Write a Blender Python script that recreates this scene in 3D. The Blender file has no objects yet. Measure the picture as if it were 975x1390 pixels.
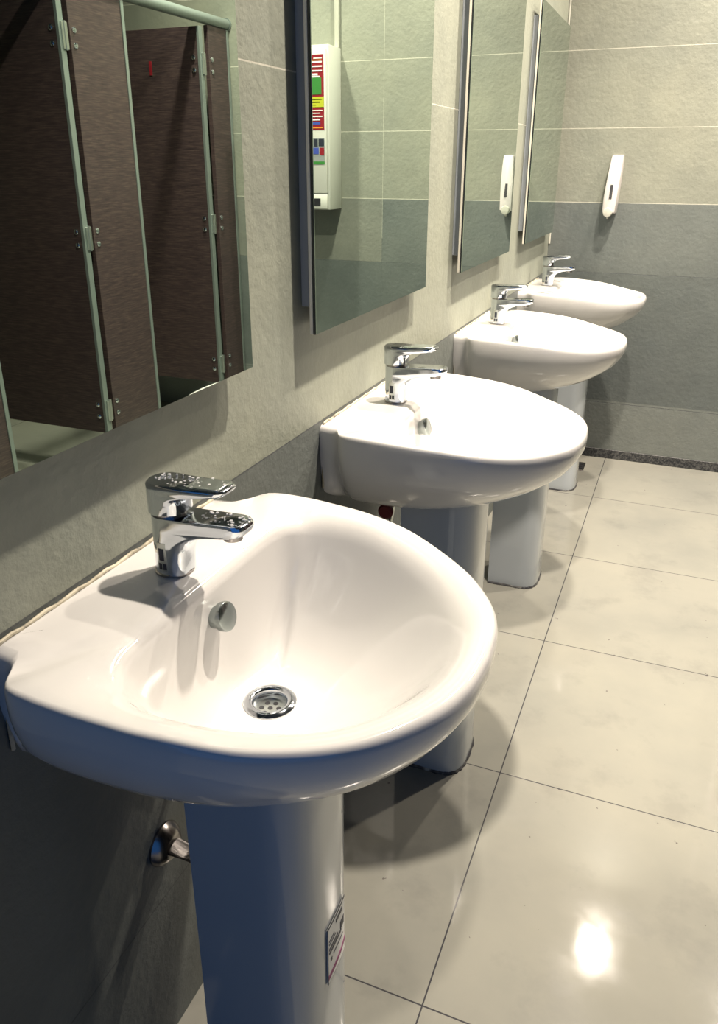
import bpy, bmesh, math, random
from mathutils import Vector, Matrix
random.seed(7)
PI = math.pi
sc = bpy.context.scene
COL = sc.collection

# ------------------------------------------------------------------ camera
CAM = Vector((0.61118, 0.00525, 1.33473))
YAW, PITCH, ROLL = -0.386, 0.379872, 0.00225
F_PX = 1065.716
fw = Vector((math.sin(YAW)*math.cos(PITCH), math.cos(YAW)*math.cos(PITCH), -math.sin(PITCH)))
rt = Vector((math.cos(YAW), -math.sin(YAW), 0)); up = rt.cross(fw)
r2 = rt*math.cos(ROLL) + up*math.sin(ROLL); u2 = r2.cross(fw)
cd = bpy.data.cameras.new('camera'); cam = bpy.data.objects.new('camera', cd); COL.objects.link(cam)
m = Matrix((r2, u2, -fw)).transposed().to_4x4(); m.translation = CAM
cam.matrix_world = m
cd.sensor_fit = 'HORIZONTAL'; cd.sensor_width = 36; cd.lens = F_PX/975*36
cd.shift_y = -45/975; cd.clip_start = .02
sc.camera = cam
# ------------------------------------------------------------------ light and exposure
WORLD_RGB = (.04, .16, .46); WORLD_S = .75
LAMP_W = (54.0, 42.0, 26.0, 40.0)
LAMP_RGB = (1, .875, .74)
LAMPS = [(.652, 1.69), (.652, 2.61), (.652, 3.53), (1.42, 3.22)]
w = bpy.data.worlds.new('world'); sc.world = w; w.use_nodes = True
w.node_tree.nodes['Background'].inputs[0].default_value = (*WORLD_RGB, 1)
w.node_tree.nodes['Background'].inputs[1].default_value = WORLD_S
sc.view_settings.view_transform = 'Standard'; sc.view_settings.look = 'None'
sc.view_settings.gamma = 1; sc.view_settings.use_curve_mapping = False
sc.view_settings.exposure = 0.0
sc.cycles.sample_clamp_indirect = 6; sc.cycles.diffuse_bounces = 1
ROOM_N, ROOM_B, ROOM_H, ROOM_R = -1.5, 3.823, 2.9, 3.0
def lamp(x, y, k):
    ld = bpy.data.lights.new('downlight_lamp', 'AREA'); ld.shape = 'DISK'; ld.size = .08
    ld.energy = LAMP_W[k]; ld.color = LAMP_RGB; ld.spread = math.radians(125)
    lo = bpy.data.objects.new('downlight_lamp', ld); COL.objects.link(lo); lo.location = (x, y, ROOM_H-.012)
    return lo
LAMP_OBJ = [lamp(x, y, i) for i, (x, y) in enumerate(LAMPS)]
pd = bpy.data.lights.new('open_end_portal', 'AREA'); pd.shape = 'RECTANGLE'; pd.size = ROOM_R; pd.size_y = ROOM_H
pd.cycles.is_portal = True  # room end left open so the added blue world fill comes in
po = bpy.data.objects.new('open_end_portal', pd); COL.objects.link(po)
po.location = (ROOM_R/2, ROOM_N, ROOM_H/2); po.rotation_euler = (PI/2, 0, 0)

# ------------------------------------------------------------------ materials
def mat(name, rgb, rough=.5, metal=0, coat=0, spec=.5):
    M = bpy.data.materials.new(name); M.use_nodes = True
    b = M.node_tree.nodes['Principled BSDF']
    b.inputs['Base Color'].default_value = (*rgb, 1); b.inputs['Roughness'].default_value = rough
    b.inputs['Metallic'].default_value = metal; b.inputs['Coat Weight'].default_value = coat
    b.inputs['Coat Roughness'].default_value = .03; b.inputs['Specular IOR Level'].default_value = spec
    return M
class NT:
    def __init__(s, M): s.t = M.node_tree; s.n = s.t.nodes; s.b = s.n['Principled BSDF']
    def new(s, kind, **kw):
        x = s.n.new(kind)
        for k, v in kw.items(): setattr(x, k, v)
        return x
    def link(s, a, b): s.t.links.new(a, b)
    def pos(s):
        g = s.new('ShaderNodeNewGeometry'); q = s.new('ShaderNodeSeparateXYZ'); s.link(g.outputs['Position'], q.inputs[0]); return g.outputs['Position'], q
    def math(s, op, a, b=None, c=None):
        x = s.new('ShaderNodeMath', operation=op)
        for i, v in enumerate((a, b, c)):
            if v is None: continue
            if isinstance(v, (int, float)): x.inputs[i].default_value = v
            else: s.link(v, x.inputs[i])
        return x.outputs[0]
    def noise(s, vec, scale, detail=4, rough=.6, stretch=None):
        if stretch:
            mp = s.new('ShaderNodeMapping'); mp.inputs['Scale'].default_value = stretch; s.link(vec, mp.inputs['Vector']); vec = mp.outputs[0]
        x = s.new('ShaderNodeTexNoise'); x.inputs['Scale'].default_value = scale; x.inputs['Detail'].default_value = detail
        x.inputs['Roughness'].default_value = rough; s.link(vec, x.inputs['Vector']); return x.outputs['Fac']
    def ramp(s, fac, stops):
        x = s.new('ShaderNodeValToRGB'); e = x.color_ramp.elements
        while len(e) < len(stops): e.new(.5)
        for i, (p_, c) in enumerate(stops): e[i].position = p_; e[i].color = (*c, 1)
        s.link(fac, x.inputs[0]); return x.outputs[0]
    def mix(s, fac, a, b, mode='MIX'):
        x = s.new('ShaderNodeMix', data_type='RGBA', blend_type=mode)
        if isinstance(fac, (int, float)): x.inputs[0].default_value = fac
        else: s.link(fac, x.inputs[0])
        for i, v in ((6, a), (7, b)):
            if isinstance(v, tuple): x.inputs[i].default_value = (*v, 1)
            else: s.link(v, x.inputs[i])
        return x.outputs[2]
    def bump(s, h, strength, dist):
        x = s.new('ShaderNodeBump'); x.inputs['Strength'].default_value = strength; x.inputs['Distance'].default_value = dist
        s.link(h, x.inputs['Height']); s.link(x.outputs[0], s.b.inputs['Normal'])
    def line(s, coord, at, half):      # 1 on the joint, 0 off it
        return s.math('LESS_THAN', s.math('ABSOLUTE', s.math('SUBTRACT', coord, at)), half)
    def grid(s, coord, at, step, half):
        a = s.math('SUBTRACT', coord, at - step/2 - 20*step); a = s.math('MODULO', a, step)
        return s.math('LESS_THAN', s.math('ABSOLUTE', s.math('SUBTRACT', a, step/2)), half)
    def any(s, *v):
        o = v[0]
        for x in v[1:]: o = s.math('MAXIMUM', o, x)
        return o

WARM = (.30, .32, .262); GREY = (.15, .168, .158)
def wall_mat(name, kind):
    M = mat(name, WARM, .55); t = NT(M); P, q = t.pos(); X, Y, Z = q.outputs
    big = t.noise(P, 1.6, 5, .65); fine = t.noise(P, 55, 4, .6, (1, 1, 1.0)); med = t.noise(P, 9, 5, .6)
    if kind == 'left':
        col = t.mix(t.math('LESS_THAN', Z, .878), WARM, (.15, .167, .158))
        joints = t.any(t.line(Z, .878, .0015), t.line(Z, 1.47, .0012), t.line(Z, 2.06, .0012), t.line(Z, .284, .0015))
    elif kind == 'back':
        dark = t.math('MULTIPLY', t.math('LESS_THAN', Z, 1.184), t.math('LESS_THAN', X, .885))
        dark2 = t.math('LESS_THAN', Z, .882)
        low = t.math('LESS_THAN', Z, .289)
        col = t.mix(t.math('LESS_THAN', Z, 1.184), (.27, .28, .23), (.21,.22,.19)); col = t.mix(dark, col, GREY); col = t.mix(dark2, col, (.13, .147, .14))
        col = t.mix(low, col, (.20, .218, .20))
        joints = t.any(t.grid(Z, 1.184, .302, .0014), t.line(X, .885, .0006))
        joints = t.math('MULTIPLY', joints, t.math('SUBTRACT', 1, t.line(Z, .580, .02)))
    else:
        col = t.mix(0, WARM, WARM); joints = t.any(t.grid(Z, 1.184, .302, .0014), t.grid(Y, .9, .6, .0013))
    col = t.mix(1, col, t.ramp(big, [(.3, (.80, .82, .84)), (.7, (1.08, 1.06, 1.02))]), 'MULTIPLY')
    col = t.mix(1, col, t.ramp(med, [(.3, (.92, .92, .92)), (.7, (1.05, 1.05, 1.05))]), 'MULTIPLY')
    jc = t.mix(t.math('GREATER_THAN', Z, 1.0), (.10, .11, .11), (.56, .55, .46))
    col = t.mix(joints, col, jc)
    t.link(col, t.b.inputs['Base Color'])
    h = t.math('ADD', t.math('MULTIPLY', fine, .7), t.math('MULTIPLY', med, .6))
    t.bump(t.math('SUBTRACT', h, t.math('MULTIPLY', joints, .5)), .6, .004)
    return M
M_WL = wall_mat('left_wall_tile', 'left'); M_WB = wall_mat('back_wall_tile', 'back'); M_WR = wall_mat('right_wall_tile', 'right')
M_FL = mat('polished_floor_tile', (.6, .58, .48), .09, spec=.55)
t = NT(M_FL); P, q = t.pos(); X, Y, Z = q.outputs
j = t.any(t.grid(X, .3694, .6, .0014), t.grid(Y, 1.4928, .6, .0014))
cl = t.noise(P, 2.1, 6, .6); st = t.noise(P, 5.5, 5, .65); dots = t.noise(P, 48, 2, .5)
c = t.ramp(cl, [(.28, (.215, .217, .192)), (.5, (.258, .256, .22)), (.75, (.29, .284, .238))])
c = t.mix(1, c, t.ramp(st, [(.33, (.88, .88, .89)), (.46, (1, 1, 1)), (1, (1, 1, 1))]), 'MULTIPLY')
c = t.mix(t.math('GREATER_THAN', dots, .755), c, (.12, .11, .1))
c = t.mix(j, c, (.05, .05, .055)); t.link(c, t.b.inputs['Base Color'])
t.link(t.ramp(st, [(.3, (.11,)*3), (.6, (.05,)*3)]), t.b.inputs['Roughness'])
t.bump(t.math('SUBTRACT', t.math('MULTIPLY', cl, .3), j), .15, .001)
M_CEIL = mat('dark_ceiling', (.10, .11, .13), .8)  # unseen ceiling, coloured dark to cut fill and darken chrome reflections
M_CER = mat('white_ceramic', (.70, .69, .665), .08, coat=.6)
M_PED = mat('shaded_pedestal_ceramic', (.47, .51, .53), .12, coat=.5)  # white ceramic with its blue-grey shade put into the colour
M_CHR = mat('chrome', (.66, .70, .75), .07, 1)
t = NT(M_CHR); P, q = t.pos(); t.link(t.ramp(t.noise(P, 60, 4), [(.35, (.045,)*3), (.7, (.16,)*3)]), t.b.inputs['Roughness'])
M_COV = mat('satin_chrome_cap', (.36, .40, .395), .22, 1)
M_DCHR = mat('dull_chrome', (.35, .33, .32), .25, 1)
M_STEEL = mat('brushed_steel', (.55, .58, .56), .3, 1)
M_MIR = mat('mirror_glass', (.60, .71, .63), .008, 1)
M_MEDGE = mat('dark_mirror_edge', (.015, .02, .022), .25)
M_BOARD = mat('pale_backing_board', (.74, .71, .60), .6)
M_BACKER = mat('grey_wall_mount_box', (.30, .33, .35), .55)
M_ALU = mat('aluminium', (.25, .29, .275), .35, .5)
M_WOOD = mat('dark_wood_laminate', (.06, .04, .035), .4)
t = NT(M_WOOD); P, q = t.pos(); n = t.noise(P, 16, 6, .65, (1, 1, 14))
t.link(t.ramp(n, [(.25, (.022, .015, .018)), (.5, (.052, .034, .035)), (.75, (.105, .07, .062))]), t.b.inputs['Base Color'])
M_DARK = mat('black_gap', (.012, .012, .015), .6)
M_PLAST = mat('white_plastic', (.56, .53, .51), .35)
M_PLAST2 = mat('cream_plastic', (.52, .52, .45), .4)
M_ENAMEL = mat('white_enamel', (.62, .62, .57), .3)
M_RED = mat('poster_red', (.24, .012, .02), .45)
M_GREEN = mat('poster_green', (.04, .20, .04), .45)
M_YEL = mat('poster_yellow', (.45, .47, .03), .45)
M_BLUE = mat('poster_blue', (.05, .08, .35), .45)
M_INK = mat('dark_ink', (.02, .025, .04), .5)
M_MAG = mat('magenta_ink', (.22, .02, .12), .5)
M_PAPER = mat('white_paper', (.78, .79, .76), .5)
M_SIL = mat('stained_sealant', (.50, .46, .34), .6)
t = NT(M_SIL); P, q = t.pos(); t.link(t.ramp(t.noise(P, 45, 4), [(.30, (.12, .11, .09)), (.42, (.40, .36, .26)), (.6, (.62, .57, .43))]), t.b.inputs['Base Color'])
M_BSIL = mat('blackened_sealant', (.06, .06, .06), .6)
t = NT(M_BSIL); P, q = t.pos(); t.link(t.ramp(t.noise(P, 28, 4), [(.42, (.03, .03, .035)), (.56, (.09, .09, .085)), (.64, (.40, .40, .36))]), t.b.inputs['Base Color'])
M_SKIRT = mat('speckled_dark_skirting', (.08, .08, .09), .6)
t = NT(M_SKIRT); P, q = t.pos(); t.link(t.ramp(t.noise(P, 130, 3), [(.42, (.02, .022, .025)), (.62, (.11, .11, .105))]), t.b.inputs['Base Color'])
M_WATER = mat('water', (1, 1, 1), .02); M_WATER.node_tree.nodes['Principled BSDF'].inputs['Transmission Weight'].default_value = .6
M_WATER.node_tree.nodes['Principled BSDF'].inputs['IOR'].default_value = 1.33
M_GLOW = bpy.data.materials.new('lamp_reflector'); M_GLOW.use_nodes = True

# ------------------------------------------------------------------ mesh helpers
def obj(name, bm, m_, parent=None, smooth=True, ang=40):
    me = bpy.data.meshes.new(name); bmesh.ops.recalc_face_normals(bm, faces=bm.faces)
    bm.to_mesh(me); bm.free(); me.materials.append(m_)
    o = bpy.data.objects.new(name, me); COL.objects.link(o)
    if smooth:
        for p_ in me.polygons: p_.use_smooth = True
        me.set_sharp_from_angle(angle=math.radians(ang))
    if parent: o.parent = parent
    return o
def thing(name, label, cat, loc=(0, 0, 0), group=None):
    o = bpy.data.objects.new(name, None); COL.objects.link(o); o.location = loc; o.empty_display_size = .05
    return tag(o, label, cat, group)
def tag(o, label, cat, group=None):
    o['label'] = label; o['category'] = cat
    if group: o['group'] = group
    return o
def struct(name, bm, m_, label=None):
    o = obj(name, bm, m_, smooth=False); o['kind'] = 'structure'
    if label: o['label'] = label
    return o
def box(bm, lo, hi, bev=0, seg=2):
    r = bmesh.ops.create_cube(bm, size=1)
    c = [(a+b)/2 for a, b in zip(lo, hi)]; s = [b-a for a, b in zip(lo, hi)]
    for v in r['verts']: v.co = Vector([v.co[i]*s[i]+c[i] for i in range(3)])
    if bev:
        es = list({e for v in r['verts'] for e in v.link_edges})
        bmesh.ops.bevel(bm, geom=es, offset=bev, segments=seg, profile=.5, affect='EDGES')
    return bm
def B(lo, hi, bev=0, seg=2): return box(bmesh.new(), lo, hi, bev, seg)
def loft(bm, rings, cap0=True, cap1=True, closed=True):
    vs = [[bm.verts.new(p_) for p_ in r] for r in rings]; n = len(rings[0])
    for a, b in zip(vs, vs[1:]):
        for i in range(n if closed else n-1):
            bm.faces.new((a[i], a[(i+1) % n], b[(i+1) % n], b[i]))
    if cap0: bm.faces.new(vs[0][::-1])
    if cap1: bm.faces.new(vs[-1])
    return bm
def frame(d):
    d = Vector(d).normalized(); a = Vector((0, 0, 1)) if abs(d.z) < .9 else Vector((1, 0, 0))
    s = d.cross(a).normalized(); return d, s, s.cross(d)
def lathe(bm, org, axis, prof, n=32, cap0=True, cap1=True):   # prof: (distance along axis, radius)
    d, s, t_ = frame(axis); org = Vector(org)
    return loft(bm, [[org + d*h + (s*math.cos(2*PI*i/n)+t_*math.sin(2*PI*i/n))*r for i in range(n)] for h, r in prof], cap0, cap1)
def tube(bm, pts, r, n=12):
    pts = [Vector(p_) for p_ in pts]; rings = []
    ref = None
    for i, p_ in enumerate(pts):
        d = (pts[min(i+1, len(pts)-1)]-pts[max(i-1, 0)]).normalized()
        if ref is None: _, s, t_ = frame(d)
        else: s = (ref - d*ref.dot(d)).normalized(); t_ = d.cross(s)
        ref = s; rr = r[i] if isinstance(r, (list, tuple)) else r
        rings.append([p_+(s*math.cos(2*PI*k/n)+t_*math.sin(2*PI*k/n))*rr for k in range(n)])
    return loft(bm, rings)
def dup(root, loc, label, group=None):
    r = root.copy(); COL.objects.link(r); r.location = loc; r['label'] = label
    if group: r['group'] = group
    for ch in list(root.children):
        c_ = ch.copy(); COL.objects.link(c_); c_.parent = r
        for g in ch.children:
            d_ = g.copy(); COL.objects.link(d_); d_.parent = c_
    return r
def catmull(pts, k=8):
    out = []; P_ = [Vector(p_) for p_ in pts]; n = len(P_)
    for i in range(n-1):
        a, b, c_, d = P_[max(i-1, 0)], P_[i], P_[i+1], P_[min(i+2, n-1)]
        for j_ in range(k):
            u = j_/k
            out.append(.5*((2*b)+(c_-a)*u+(2*a-5*b+4*c_-d)*u*u+(3*b-a-3*c_+d)*u**3))
    out.append(P_[-1]); return out

# ------------------------------------------------------------------ the room
bm = B((-.1, ROOM_N, -.1), (ROOM_R, ROOM_B, 0)); struct('floor', bm, M_FL)
struct('ceiling', B((-.1, ROOM_N, ROOM_H), (ROOM_R, ROOM_B+.1, ROOM_H+.1)), M_CEIL)
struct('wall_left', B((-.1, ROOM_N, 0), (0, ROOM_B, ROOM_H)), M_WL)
struct('wall_back', B((-.1, ROOM_B, -.1), (ROOM_R+.1, ROOM_B+.1, ROOM_H)), M_WB)
struct('wall_right', B((ROOM_R, ROOM_N, -.1), (ROOM_R+.1, ROOM_B, ROOM_H)), M_WR)
struct('baseboard_back', B((0.0, ROOM_B-.004, 0), (1.70, ROOM_B, .046), .002, 1), M_SKIRT, 'dark speckled strip along the foot of the far wall')
struct('trim_1', B((0, ROOM_B-.009, 1.0), (.009, ROOM_B, ROOM_H), .003, 1), M_PLAST2, 'cream strip in the corner of the two tiled walls')

# ------------------------------------------------------------------ washbasins
H = .871; DC = (.204, 0.0)
O_HALF = [(0, .220), (.018, .221), (.034, .225), (.045, .236), (.055, .252), (.068, .263), (.09, .268), (.13, .270), (.18, .268), (.235, .262), (.315, .240), (.397, .185), (.448, .120), (.470, .062), (.476, 0)]
I_HALF = [(.128, 0), (.128, .10), (.130, .150), (.138, .185), (.160, .210), (.195, .218), (.25, .213), (.31, .190), (.365, .150), (.405, .100), (.427, .050), (.433, 0)]
def radial(half, N=128):
    c_ = catmull([(x, y, 0) for x, y in half], 10); L = [(p_.x, p_.y) for p_ in c_]
    if L[0][0] < .001 and L[0][1] > .1: L = [(0, 0)] + L
    pts = []
    for i in range(N):
        th = 2*PI*i/N; dx, dy = math.cos(th), abs(math.sin(th)); best = None
        for (x0, y0), (x1, y1) in zip(L, L[1:]):
            ex, ey = x1-x0, y1-y0; den = dx*ey-dy*ex
            if abs(den) < 1e-12: continue
            ax, ay = x0-DC[0], y0-DC[1]
            tt = (ax*ey-ay*ex)/den; uu = (ax*dy-ay*dx)/den
            if tt > 0 and -1e-6 <= uu <= 1+1e-6: best = tt if best is None else max(best, tt)
        s_ = 1 if math.sin(th) >= 0 else -1
        pts.append((DC[0]+dx*best, s_*dy*best))
    return pts
N = 192
OUT = radial(O_HALF, N); INN = radial(I_HALF, N)
def sstep(a, b, x): u = min(1, max(0, (x-a)/(b-a))); return u*u*(3-2*u)
def basin_mesh():
    def drop(x): return .004*sstep(.08, .25, x)+.017*sstep(.22, .42, x)
    rings = []
    # underside up to the lip: (z below deck, scale x, scale y)
    prof = [(-.192, .30, .30), (-.1915, .42, .37), (-.187, .50, .455), (-.178, .60, .55), (-.163, .70, .65), (-.143, .785, .75), (-.120, .855, .84), (-.098, .905, .905),
            (-.078, .948, .955), (-.054, .978, .983), (-.036, .995, .997), (-.022, 1, 1), (-.0135, 1, 1), (-.0065, .998, .998), (-.002, .992, .993), (0, .983, .984), (.0005, .968, .970)]
    for dz, sx, sy in prof:
        r = []
        for x, y in OUT:
            # flange against the wall keeps its width further down
            k = sstep(.06, 0, x); yy = y*(sy + (1-sy)*.75*k*sstep(-.195, -.13, dz))
            fr = .015; q_ = min(1, max(0, (dz+fr)/fr)); yy -= math.copysign(fr*.9*(1-math.sqrt(1-q_*q_))*sstep(.055, .03, x)*(abs(y) > .2), y)
            r.append((x*sx, yy, H+dz-drop(x)*min(1, max(0, 1+(dz+.03)/.12))))
        rings.append(r)
    lift = [.003*sstep(.045, .10, x)*sstep(.3, .12, x) - .004*(1-abs(sstep(.03, .075, x)*2-1))*(abs(y) > .15) for x, y in OUT]
    for k_ in range(len(rings)-5, len(rings)):
        f_ = (k_-(len(rings)-6))/5
        rings[k_] = [(p_[0], p_[1], p_[2]+lift[i]*f_) for i, p_ in enumerate(rings[k_])]
    last = rings[-1]
    for u in (.2, .4, .6, .78, .9):
        r = []
        for i in range(N):
            a = last[i]; b = INN[i]
            x = a[0]+(b[0]-a[0])*u; y = a[1]+(b[1]-a[1])*u
            back = sstep(.14, .06, OUT[i][0])           # 1 on the tap deck
            z = H - drop(OUT[i][0]) + lift[i]*(1-u)**.7 - (.016*u**2)*(1-back) - .0035*max(0, (u-.6)/.4)**2*back
            r.append((x, y, z))
        rings.append(r)
    R0 = .046
    for tt in [.02, .05, .09, .14, .20, .27, .35, .44, .54, .64, .74, .84, .92, 1]:
        r = []
        for i in range(N):
            th = 2*PI*i/N; ex, ey = DC[0]+R0*math.cos(th), R0*math.sin(th)
            b = INN[i]; x = b[0]+(ex-b[0])*tt; y = b[1]+(ey-b[1])*tt
            r.append((x, y, bowl_z(b[0], tt, drop(OUT[i][0]))))
        rings.append(r)
    for rad, dz in ((.040, -.1592), (.034, -.1600), (.026, -.1605), (.0235, -.163), (.0225, -.19)):
        rings.append([(DC[0]+rad*math.cos(2*PI*i/N), rad*math.sin(2*PI*i/N), H+dz) for i in range(N)])
    bm = bmesh.new(); loft(bm, rings, True, True)
    return bm
def bowl_z(bx, tt, dr):
    back = sstep(.16, .135, bx); e0 = (.016+dr)*(1-back)+.0065*back
    p_ = 2.0+.9*back; soft = tt/(tt+.04)
    return H - e0 - (.1585-e0)*(1-(1-tt)**p_)*(.5+.5*soft)/(.5+.5/1.04)
def bowl_x(z):   # x of the bowl's back wall at height z (y = 0)
    for k in range(400):
        tt = k/400
        if bowl_z(.128, tt, 0) <= z: return .128+(DC[0]-.046-.128)*tt
    return .14
def ped_outline(s=1.0, inset=0, n=48):
    # horseshoe open to the wall: near back edge -> front -> far back edge
    xb, xf_, hw, rr = .125, .285, .088*s, .072
    xf_ -= inset; hw -= inset; rr = max(.02, rr-inset*.6)
    pts = [(xb, -hw), (xb+.035, -hw*1.005), (xb+.07, -hw)]
    cx = xf_-rr
    for k in range(n+1):
        a = -PI/2+PI*k/n; ca, sa = math.cos(a), math.sin(a)
        e = .62
        pts.append((cx+rr*(abs(ca)**e), hw*(1 if sa > 0 else -1)*(abs(sa)**e)))
    pts += [(xb+.07, hw), (xb+.035, hw*1.005), (xb, hw)]
    out = []
    for p_ in pts:
        if not out or (Vector(p_)-Vector(out[-1])).length > 1e-4: out.append(p_)
    return out
def ped_mesh():
    bm = bmesh.new(); rings = []
    for z, s in ((0, 1.01), (.006, 1.02), (.03, 1.005), (.10, .985), (.3, .975), (.5, .985), (.62, 1.0), (.694, 1.01)):
        o_, i_ = ped_outline(s), ped_outline(s, .009)
        rings.append([(x, y, z) for x, y in o_] + [(x, y, z) for x, y in reversed(i_)])
    loft(bm, rings, False, False)
    vs = list(bm.verts); n = len(rings[0]); h_ = n//2; bm.verts.ensure_lookup_table()
    for base in (0, n*(len(rings)-1)):
        for i in range(h_-1):
            bm.faces.new((bm.verts[base+i], bm.verts[base+i+1], bm.verts[base+n-2-i], bm.verts[base+n-1-i]))
    return bm
def ring_strip(outline, z0, z1, off):
    a = [Vector((x, y, 0)) for x, y in outline]; bm = bmesh.new(); nn = []
    for i in range(len(a)):
        d = (a[min(i+1, len(a)-1)]-a[max(i-1, 0)]).normalized(); nn.append(Vector((d.y, -d.x, 0)))
    secs = []
    for i, p_ in enumerate(a):
        q_ = p_ - nn[i]*.002; r_ = p_ + nn[i]*off*(1+.35*math.sin(i*1.7))
        secs.append([(q_.x, q_.y, z0), (r_.x, r_.y, z0), (r_.x, r_.y, z0+(z1-z0)*.4), (q_.x, q_.y, z1)])
    return loft(bm, secs)
def make_basin(label, loc):
    r = thing('pedestal_washbasin', label, 'washbasin', loc)
    b = obj('basin', basin_mesh(), M_CER, r, ang=70)
    # sealant against the wall
    bm = bmesh.new(); pts = [(.004, -.205+.41*i/24, H+.0015+.0015*math.sin(i*2.1)) for i in range(25)]
    tube(bm, [(.003, -.213, H-.13), (.003, -.212, H-.05), (.003, -.209, H-.008)]+pts+[(.003, .209, H-.008), (.003, .212, H-.05), (.003, .213, H-.13)], .0026, 8)
    obj('wall_sealant', bm, M_SIL, r)
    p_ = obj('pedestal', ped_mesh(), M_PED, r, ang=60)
    obj('floor_sealant', ring_strip(ped_outline(1.02), 0, .009, .003), M_BSIL, r)
    # waste fitting: flange, cup with holes
    dz = H-.1585
    bm = bmesh.new(); lathe(bm, (DC[0], 0, dz), (0, 0, 1), [(-.03, .0185), (-.024, .0195), (-.004, .0205), (.0005, .0215), (.0022, .0235), (.0030, .026), (.0024, .030), (-.0005, .0335), (-.003, .0338)], 48, False, False)
    dr = obj('drain', bm, M_CHR, r)
    # the strainer sits high in the cup so its holes are seen
    bm = bmesh.new(); lathe(bm, (DC[0], 0, dz-.011), (0, 0, 1), [(-.002, .0202), (0, .0202)], 40)
    obj('strainer', bm, M_STEEL, dr)
    for (hx, hy) in [(0, 0)]+[(.0108*math.cos(PI/3*k+.3), .0108*math.sin(PI/3*k+.3)) for k in range(6)]:
        bm = bmesh.new(); lathe(bm, (DC[0]+hx, hy, dz-.0109), (0, 0, 1), [(0, .0033), (.0004, .0031)], 16); obj('strainer_hole', bm, M_DARK, dr)
    bm = bmesh.new(); zo = .817; xo = bowl_x(zo)
    d_ = Vector((1, 0, .30)).normalized(); og = Vector((xo, 0, zo))-d_*.006
    lathe(bm, og, d_, [(0, .0135), (.016, .0150), (.0165, .0180), (.0225, .0188), (.0255, .0182), (.0268, .0165), (.0272, .004)], 40)
    obj('overflow_cover', bm, M_COV, r)
    # waste pipe from trap to wall and stop valve, behind the pedestal
    bm = bmesh.new(); lathe(bm, (0, .012, .385), (1, 0, 0), [(0, .033), (.004, .034), (.012, .030), (.020, .020), (.021, .0165)], 32)
    fl = obj('wall_flange', bm, M_DCHR, r)
    bm = bmesh.new(); tube(bm, [(0, .012, .385), (.09, .012, .385), (.14, .010, .386), (.175, .006, .40), (.195, 0, .43), (DC[0], 0, .47), (DC[0], 0, .70)], .0155, 20)
    obj('waste_pipe', bm, M_DCHR, r)
    bm = bmesh.new(); lathe(bm, (0, .012+.062, .50), (1, 0, 0), [(0, .022), (.004, .022), (.006, .011), (.045, .011), (.046, .013), (.06, .013)], 24)
    obj('stop_valve', bm, M_DCHR, r)
    bm = bmesh.new(); tube(bm, [(.04, .074, .505), (.045, .074, .56), (.065, .05, .66), (.075, .02, .78), (.075, 0, .85)], .006, 10)
    obj('supply_hose', bm, M_STEEL, r)
    return r
YB = [.7168, 1.5246, 2.4806, 3.4034]; YS = [-.004, 0, -.010, -.004]
names = ['nearest white pedestal washbasin, its bowl and drain in full view', 'second white pedestal washbasin, between the nearest and third basins',
         'third white pedestal washbasin, with a dark-lined label on its pedestal', 'farthest white pedestal washbasin beside the far tiled wall, its overflow a bare hole']
b0 = make_basin(names[0], (0, YB[0]+YS[0], 0)); basins = [b0]
for k in (1, 2, 3): basins.append(dup(b0, (0, YB[k]+YS[k], 0), names[k]))
for o in list(basins[3].children):
    if o.name.startswith('overflow_cover'): bpy.data.objects.remove(o)
bm = bmesh.new(); zo = .822; lathe(bm, Vector((bowl_x(zo)-.004, 0, zo)), (1, 0, .3), [(0, .0095), (.0075, .0095), (.0079, .0085)], 24)
obj('overflow_hole', bm, M_DARK, basins[3])
# small red tap and grey riser pipe seen behind the second pedestal
bm = bmesh.new(); lathe(bm, (.085, -.05, .645), (0, -1, 0), [(0, .007), (.012, .008), (.014, .015), (.024, .017), (.028, .013)], 20); obj('red_valve_handle', bm, mat('dark_red_plastic', (.14, .012, .012), .4), basins[1])
# labels stuck on pedestals
def ped_point(a):       # a: 0..1 along the horseshoe
    o_ = ped_outline(.978); L = [0]
    for p_, q_ in zip(o_, o_[1:]): L.append(L[-1]+math.dist(p_, q_))
    s = a
    for i in range(len(o_)-1):
        if L[i+1] >= s:
            u = (s-L[i])/(L[i+1]-L[i]); x = o_[i][0]+(o_[i+1][0]-o_[i][0])*u; y = o_[i][1]+(o_[i+1][1]-o_[i][1])*u
            d = Vector((o_[i+1][0]-o_[i][0], o_[i+1][1]-o_[i][1], 0)).normalized(); return Vector((x, y, 0)), Vector((d.y, -d.x, 0))
def patch(s0, s1, z0, z1, off, n=14, curve=0):
    bm = bmesh.new(); rings = []
    for k in range(n+1):
        u = k/n; p_, nn = ped_point(s0+(s1-s0)*u); dz = curve*u*u
        a = p_+nn*off; b = p_+nn*(off-.0012)
        rings.append([(a.x, a.y, z0+dz), (a.x, a.y, z1+dz), (b.x, b.y, z1+dz), (b.x, b.y, z0+dz)])
    return loft(bm, rings)
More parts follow.
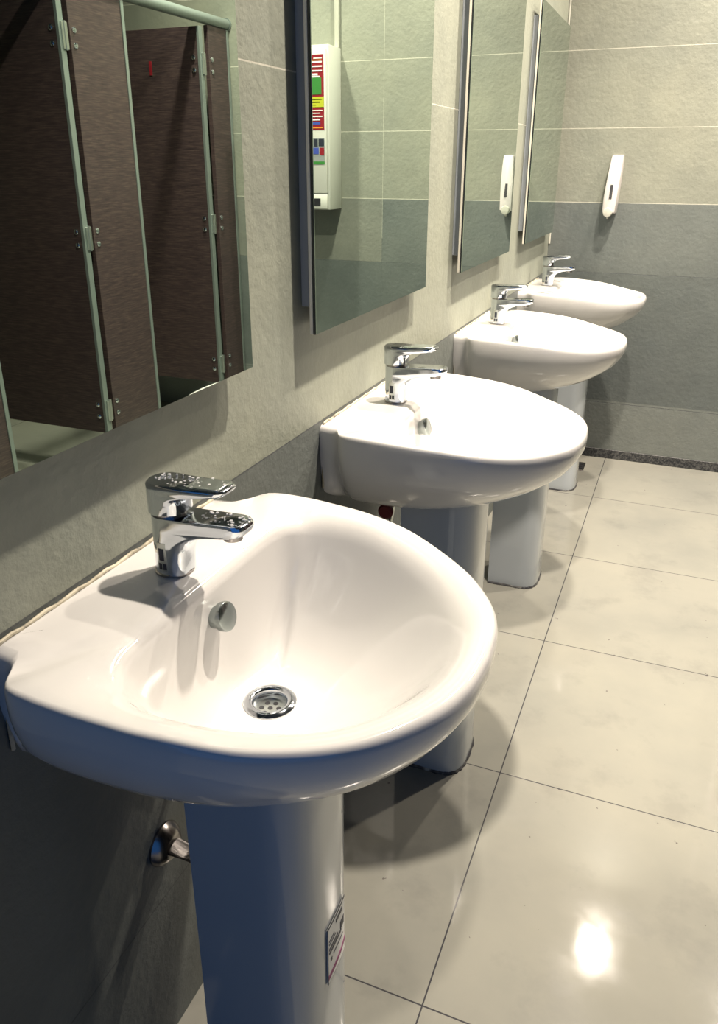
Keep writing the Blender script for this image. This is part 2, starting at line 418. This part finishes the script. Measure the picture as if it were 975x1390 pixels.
def add_label(root, s0, zt, wdt, hgt):
    lb = obj('label', patch(s0, s0+wdt, zt-hgt, zt, .0022), M_PAPER, root)
    bm = patch(s0, s0+.0012, zt-hgt, zt, .0028, 3)
    def merge(b2):
        me = bpy.data.meshes.new('tmp'); b2.to_mesh(me); b2.free(); bm.from_mesh(me); bpy.data.meshes.remove(me)
    merge(patch(s0, s0+wdt, zt-.0012, zt, .0028)); 
    for (u0, u1, v0, v1) in [(.45, .62, .08, .14), (.66, .80, .08, .14), (.08, .35, .24, .26), (.08, .42, .30, .32), (.08, .55, .38, .42), (.08, .75, .45, .49), (.70, .92, .30, .44), (.15, .22, .60, .66), (.30, .85, .585, .605)]:
        merge(patch(s0+wdt*u0, s0+wdt*u1, zt-hgt*v1, zt-hgt*v0, .0028, 6))
    obj('label_print', bm, M_INK, lb)
    obj('label_stripe', patch(s0+.001, s0+wdt, zt-hgt*.93, zt-hgt*.86, .0028, 14, hgt*.10), M_MAG, lb)
add_label(b0, .203, .372, .062, .105)
add_label(basins[2], .215, .60, .05, .085)

# ------------------------------------------------------------------ taps
def slice_pts(xb, r, xf_, wf, z, shear=0, n=48, x0=.1):
    # stadium: round back (radius r around xb+r), sides tapering to a rounded nose of half width wf at xf_
    cx = xb+r; pts = []
    rn = min(wf, .75*wf)
    half = n//2
    for i in range(half+1):
        a = PI/2+PI*i/half; pts.append((cx+r*math.cos(a), r*math.sin(a)))
    if xf_-cx <= r+.0005:
        for i in range(1, half): a = -PI/2+PI*i/half; pts.append((cx+(xf_-cx)*math.cos(a), r*math.sin(a)))
    else:
        for i in range(1, half):
            u = i/half; a = -PI/2+PI*u
            # superelliptic nose
            e = .45; ca, sa = abs(math.cos(a))**e, (1 if math.sin(a) > 0 else -1)*abs(math.sin(a))**e
            nose = .016; bx = cx+(xf_-nose-cx)*min(1, abs(math.cos(a))*3.5) 
            wid = r+(wf-r)*min(1, abs(math.cos(a))*3.5)
            pts.append((bx+nose*ca**1.2*min(1, abs(math.cos(a))*1.0+.0) if abs(math.cos(a)) > .285 else bx, wid*sa))
    return [(x, y, z+shear*max(0, x-x0)) for x, y in pts]
def make_tap(label, loc):
    r = thing('basin_tap', label, 'tap', loc)
    bm = bmesh.new(); lathe(bm, (.077, 0, 0), (0, 0, 1), [(0, .0242), (.0025, .0242), (.003, .023)], 40); obj('base_ring', bm, M_DCHR, r)
    S = [(.0025, .100), (.02, .1005), (.032, .102), (.040, .105), (.047, .111), (.053, .122), (.057, .137), (.0595, .158), (.061, .176), (.064, .1835), (.069, .186), (.074, .1855), (.0765, .183), (.077, .178)]
    rings = []
    for z, xf_ in S:
        k = sstep(.102, .14, xf_); rr = .0225
        rings.append(slice_pts(.0545, rr, xf_, .0225-.002*k if xf_ > .11 else .0225, z, .06*k))
    bm = bmesh.new(); loft(bm, rings); obj('body', bm, M_CHR, r, ang=50)
    bm = bmesh.new(); lathe(bm, (.163, 0, .0655), (0, 0, -1), [(0, .0115), (.008, .0115), (.0085, .0105)], 28); obj('aerator', bm, M_DCHR, r)
    bm = bmesh.new(); lathe(bm, (.077, 0, .074), (0, 0, 1), [(0, .0205), (.012, .0205)], 36); obj('neck', bm, M_DCHR, r)
    S = [(.0815, .098), (.083, .1015), (.094, .1015), (.100, .103), (.104, .108), (.107, .122), (.109, .145), (.1105, .158), (.1135, .1635), (.1165, .1645), (.1185, .1635), (.1195, .160)]
    rings = []
    for z, xf_ in S:
        k = sstep(.10, .14, xf_)
        tp = sstep(.1165, .1195, z)*.003
        rings.append(slice_pts(.0515+tp, .0245-tp, xf_, .0245-.003*k-tp if xf_ > .11 else .0245-tp, z, .05*k))
    bm = bmesh.new(); loft(bm, rings); hd = obj('lever_handle', bm, M_CHR, r, ang=50)
    bm = bmesh.new(); box(bm, (.112, -.0165, .1185), (.157, .0165, .1205), .0008, 1)
    for v in bm.verts: v.co.z += .05*(v.co.x-.1)
    obj('lever_panel', bm, M_STEEL, hd)
    # water-rating sticker on the near side
    def cyl(a0, a1, z0, z1, rad):
        bm = bmesh.new(); rr = []
        for k in range(9):
            a = a0+(a1-a0)*k/8; rr.append([(.077+R_*math.cos(a), R_*math.sin(a), z) for R_, z in ((rad, z0), (rad, z1), (rad-.0008, z1), (rad-.0008, z0))])
        return loft(bm, rr)
    st_ = obj('sticker', cyl(-PI/2-.35, -PI/2+.35, .008, .045, .0230), M_STEEL, r)
    bm = bmesh.new()
    for (a0, a1, z0, z1) in [(-.22, .10, .022, .038), (-.27, -.07, .010, .018), (.0, .2, .010, .018)]:
        b2 = cyl(-PI/2+a0, -PI/2+a1, z0, z1, .0234); me = bpy.data.meshes.new('tmp'); b2.to_mesh(me); b2.free(); bm.from_mesh(me); bpy.data.meshes.remove(me)
    obj('sticker_print', bm, M_INK, st_)
    return r
tl = ['chrome lever tap on the nearest washbasin, wet with water drops', 'chrome single-lever tap on the second washbasin',
      'chrome single-lever tap on the third washbasin', 'smallest-looking chrome lever tap, on the farthest washbasin by the far wall']
t0 = make_tap(tl[0], (0, YB[0], H)); taps = [t0]
for k in (1, 2, 3): taps.append(dup(t0, (0, YB[k], H), tl[k]))
bm = bmesh.new()
for k in range(110):
    if k < 60: x = random.uniform(.06, .158); y = random.uniform(-.018, .018); z = .1200+.05*max(0, x-.1)
    else: x = random.uniform(.12, .182); y = random.uniform(-.017, .017); z = .0772+.06*(x-.1)
    s = random.choice((.0010, .0013, .0016, .0024)); r_ = bmesh.ops.create_icosphere(bm, subdivisions=1, radius=s)
    for v in r_['verts']: v.co = Vector((v.co.x, v.co.y, v.co.z*.6))+Vector((x, y, z))
wd = obj('water_drops', bm, M_WATER, t0); wd['kind'] = 'stuff'

# ------------------------------------------------------------------ mirrors
XM = .0328
def make_mirror(label, y0, y1, z0, z1):
    r = thing('wall_mirror', label, 'mirror', (0, (y0+y1)/2, z0)); hw = (y1-y0)/2; hh = z1-z0
    obj('mirror_glass', B((XM-.0012, -hw+.001, .001), (XM, hw-.001, hh-.001)), M_MIR, r, False)
    obj('glass_edge', B((XM-.0062, -hw, 0), (XM-.0013, hw, hh), .0006, 1), M_MEDGE, r, False)
    obj('backing_board', B((XM-.0125, -hw, 0), (XM-.0064, hw, hh), .0006, 1), M_BOARD, r, False)
    obj('wall_mount', B((0, -hw+.012, .045), (XM-.0127, hw-.012, hh-.045), .001, 1), M_BACKER, r, False)
    return r
make_mirror('nearest frameless mirror, reflecting dark brown toilet cubicles', .388, 1.009, 1.055, 1.855)
make_mirror('second frameless mirror, reflecting a white box with a red poster', 1.231, 1.853, 1.062, 1.862)
make_mirror('third frameless mirror, with a reflected white soap dispenser at its right edge', 2.178, 2.800, 1.059, 1.859)
make_mirror('farthest frameless mirror, next to the corner of the far wall', 3.085, 3.707, 1.061, 1.861)

# ------------------------------------------------------------------ soap dispenser on the far wall
sd = thing('soap_dispenser', 'slim white liquid soap dispenser on the far wall beside the last mirror', 'soap dispenser', (.262, ROOM_B, 1.26))
def disp():
    rings = []
    for z, d, hw, xo in [(-.118, .086, .026, -.004), (-.112, .092, .028, -.004), (-.06, .090, .029, -.003), (0, .078, .029, 0), (.06, .062, .0275, .003), (.105, .048, .025, .005), (.117, .042, .023, .006), (.119, .036, .021, .006)]:
        r = []
        for (a, b) in [(-1, 0), (-1, -.8), (-.9, -.95), (-.7, -1), (0, -1.03), (.7, -1), (.9, -.95), (1, -.8), (1, 0)]: r.append((xo+hw*a, b*d, z))
        rings.append(r)
    return loft(bmesh.new(), rings)
obj('housing', disp(), M_PLAST, sd, ang=35)
bm = B((-.0065, -.0945, -.056), (.0045, -.086, .0), .001, 1)
for v in bm.verts: v.co.y += (v.co.z+.052)*.25
obj('level_window', bm, M_DARK, sd, False)
bm = bmesh.new(); lathe(bm, (-.006, -.080, -.112), (0, -1, 0), [(0, .0195), (.020, .0195), (.024, .0175), (.0255, .010)], 32); obj('push_button', bm, M_PLAST2, sd)
bm = bmesh.new(); lathe(bm, (-.006, -.075, -.125), (0, 0, -1), [(0, .006), (.012, .0045), (.014, .003)], 16); obj('nozzle', bm, M_PLAST2, sd)

# ------------------------------------------------------------------ white box with posters, seen in the second mirror
vb = thing('vending_box', 'white wall-mounted box with a red poster, seen in the second mirror', 'vending box', (1.102, ROOM_B, 1.134))
D_ = .155; WX = .30
obj('housing', B((0, -D_+.012, 0), (WX, 0, .71), .004), M_ENAMEL, vb, ang=30)
obj('front_panel', B((.010, -D_, .075), (WX-.01, -D_+.013, .695), .003), M_ENAMEL, vb, ang=30)
obj('tray_panel', B((.010, -D_, .004), (WX-.01, -D_+.013, .070), .003), M_ENAMEL, vb, ang=30)
obj('slot', B((.045, -D_-.003, .018), (.095, -D_+.002, .052), .001, 1), M_DARK, vb, False)
ps = obj('red_poster', B((.020, -D_-.0012, .355), (.200, -D_+.001, .670)), M_RED, vb, False)
def bits(name, m_, L, par=None):
    for a, b, c_, d in L: obj(name, B((.020+a, -D_-.0022, c_), (.020+b, -D_-.0005, d)), m_, par or ps, False)
bits('green_picture', M_GREEN, [(.012, .15, .505, .575)])
bits('yellow_strip', M_YEL, [(0, .18, .452, .495)])
bits('white_lettering', M_PAPER, [(.008, .05, .652, .656), (.008, .13, .636, .642), (.008, .13, .618, .624), (.008, .14, .600, .606), (.030, .12, .584, .592), (.02, .10, .576, .582),
      (.008, .1, .436, .440), (.02, .12, .424, .428), (.008, .13, .410, .415), (.02, .13, .396, .402)])
bits('black_lettering', M_INK, [(.01, .15, .482, .486), (.02, .14, .470, .475), (.04, .14, .459, .462)])
bits('blue_strip', M_BLUE, [(.02, .11, .378, .390)])
bits('orange_lettering', mat('orange_ink', (.7, .25, .03), .5), [(.008, .10, .362, .367), (.01, .12, .645, .648)])
p2 = obj('photo_poster', B((.020, -D_-.0012, .205), (.140, -D_+.001, .320)), mat('poster_grey', (.25, .27, .27), .5), vb, False)
for nm, m_, L in (('picture_square', M_INK, [(.022, .05, .285, .316), (.055, .075, .283, .316), (.08, .13, .285, .316)]), ('picture_square', M_RED, [(.022, .045, .246, .278), (.085, .13, .246, .278)]), ('picture_square', M_BLUE, [(.05, .08, .25, .278)]), ('green_strip', M_GREEN, [(.02, .14, .205, .218)])):
    bits(nm, m_, [(a-.02, b-.02, c_, d) for a, b, c_, d in L], p2)
cn = obj('cable_trunking', B((1.106, ROOM_B-.016, 1.846), (1.128, ROOM_B, ROOM_H), .002), M_PLAST2)
tag(cn, 'narrow cream cable trunking running up the wall above the white box', 'cable trunking')

# ------------------------------------------------------------------ toilet cubicles, seen in the nearest mirror
FX = 1.70; ZB, ZT = .22, 1.945
def partition(label, y0, y1, bolts=True):
    r = thing('cubicle_front_panel', label, 'cubicle panel', (FX, (y0+y1)/2, 0)); hw = (y1-y0)/2
    obj('panel', B((0, -hw, ZB), (.022, hw, ZT), .0008, 1), M_WOOD, r, False)
    if bolts:
        for z in (.345, 1.06, 1.775):
            for dz in (-.026, .026):
                bm = bmesh.new(); lathe(bm, (0, -hw+.024, z+dz), (-1, 0, 0), [(0, .0105), (.003, .0105), (.006, .007), (.0068, .003)], 18); obj('bolt', bm, M_CHR, r)
    obj('edge_strip', B((-.004, hw-.006, ZB), (.026, hw+.012, ZT), .001, 1), M_ALU, r, False)
    for yy in (-hw*.5, hw*.6):
        bm = bmesh.new(); lathe(bm, (.011, yy, 0), (0, 0, 1), [(0, .03), (.006, .03), (.01, .014), (ZB+.003, .014)], 20); obj('foot', bm, M_STEEL, r)
    return r
partition('brown cubicle panel at the lower left corner of the nearest mirror', 1.76, 2.080, False)
partition('brown cubicle panel between the two open doors in the nearest mirror', 2.672, 2.990)
partition('narrow brown cubicle panel against the far wall in the nearest mirror', 3.628, 3.800)
def hinge(parent, z):
    h_ = obj('hinge', B((-.012, -.004, z-.045), (-.002, .026, z+.045), .001, 1), M_STEEL, parent, False)
    bm = bmesh.new(); lathe(bm, (-.010, .012, z-.048), (0, 0, 1), [(0, .0055), (.096, .0055)], 14)
    obj('hinge_pin', bm, M_STEEL, h_)
    for dz in (-.026, .026):
        bm = bmesh.new(); lathe(bm, (.032, -.0115, z+dz), (0, -1, 0), [(0, .0105), (.003, .0105), (.006, .007), (.0068, .003)], 18); obj('bolt', bm, M_CHR, h_)
def door(label, y, W_):
    r = thing('cubicle_door', label, 'cubicle door', (FX, y, 0))
    obj('door_panel', B((.004, -.011, .245), (W_, .011, 1.93), .0008, 1), M_WOOD, r, False)
    obj('edge_strip', B((-.006, -.014, .245), (.008, .014, 1.93), .001, 1), M_ALU, r, False)
    for z in (.345, 1.06, 1.775): hinge(r, z)
    return r
door('open brown cubicle door at the left of the nearest mirror', 2.622, .60)
db = door('open brown cubicle door with a red mark, in the nearest mirror', 3.556, .60)
obj('red_mark', B((.270, -.0125, 1.735), (.284, -.0105, 1.795)), M_RED, db, False)
for yy in (1.78, 2.835):
    tag(obj('cubicle_divider', B((FX+.023, yy-.011, ZB), (ROOM_R, yy+.011, ZT), .001, 1), M_WOOD, None, False),
        'brown divider wall between toilet cubicles, behind the front panels' if yy > 2 else 'brown end wall of the toilet cubicle row', 'cubicle divider')
bm = bmesh.new(); lathe(bm, (FX+.011, 1.70, ZT+.026), (0, 1, 0), [(0, .024), (ROOM_B-1.70-.006, .024)], 24)
hr = tag(obj('head_rail', bm, M_ALU), 'round grey metal rail along the top of the brown cubicles', 'rail')
bm = bmesh.new(); lathe(bm, (FX+.011, ROOM_B-.008, ZT+.026), (0, 1, 0), [(0, .029), (.008, .029)], 24); obj('end_cap', bm, M_ALU, hr)

# ------------------------------------------------------------------ floor drain by the far wall
fd = thing('floor_drain', 'small dark square floor drain behind the farthest pedestal', 'floor drain', (.235, 3.655, 0))
obj('frame', B((-.055, -.055, 0), (.055, .055, .003), .001, 1), M_DCHR, fd, False)
bm = bmesh.new()
for k in range(6): box(bm, (-.046, -.044+k*.016, .0025), (.046, -.036+k*.016, .0045))
obj('grating', bm, M_DARK, fd, False)

# ------------------------------------------------------------------ downlights
M_GLOW = mat('lamp_trim', (.8, .8, .78), .4)
for (x, y), lo in zip(LAMPS, LAMP_OBJ):
    r = thing('ceiling_downlight', 'round white downlight set in the washroom ceiling', 'ceiling light', (x, y, ROOM_H), 'ceiling downlights of the washroom')
    bm = bmesh.new(); lathe(bm, (0, 0, 0), (0, 0, -1), [(0, .058), (.0, .075), (.004, .078), (.010, .074), (.012, .062), (.008, .058)], 40, False, False)
    obj('trim_ring', bm, M_GLOW, r)
    lo.parent = r; lo.location = (0, 0, -.006)
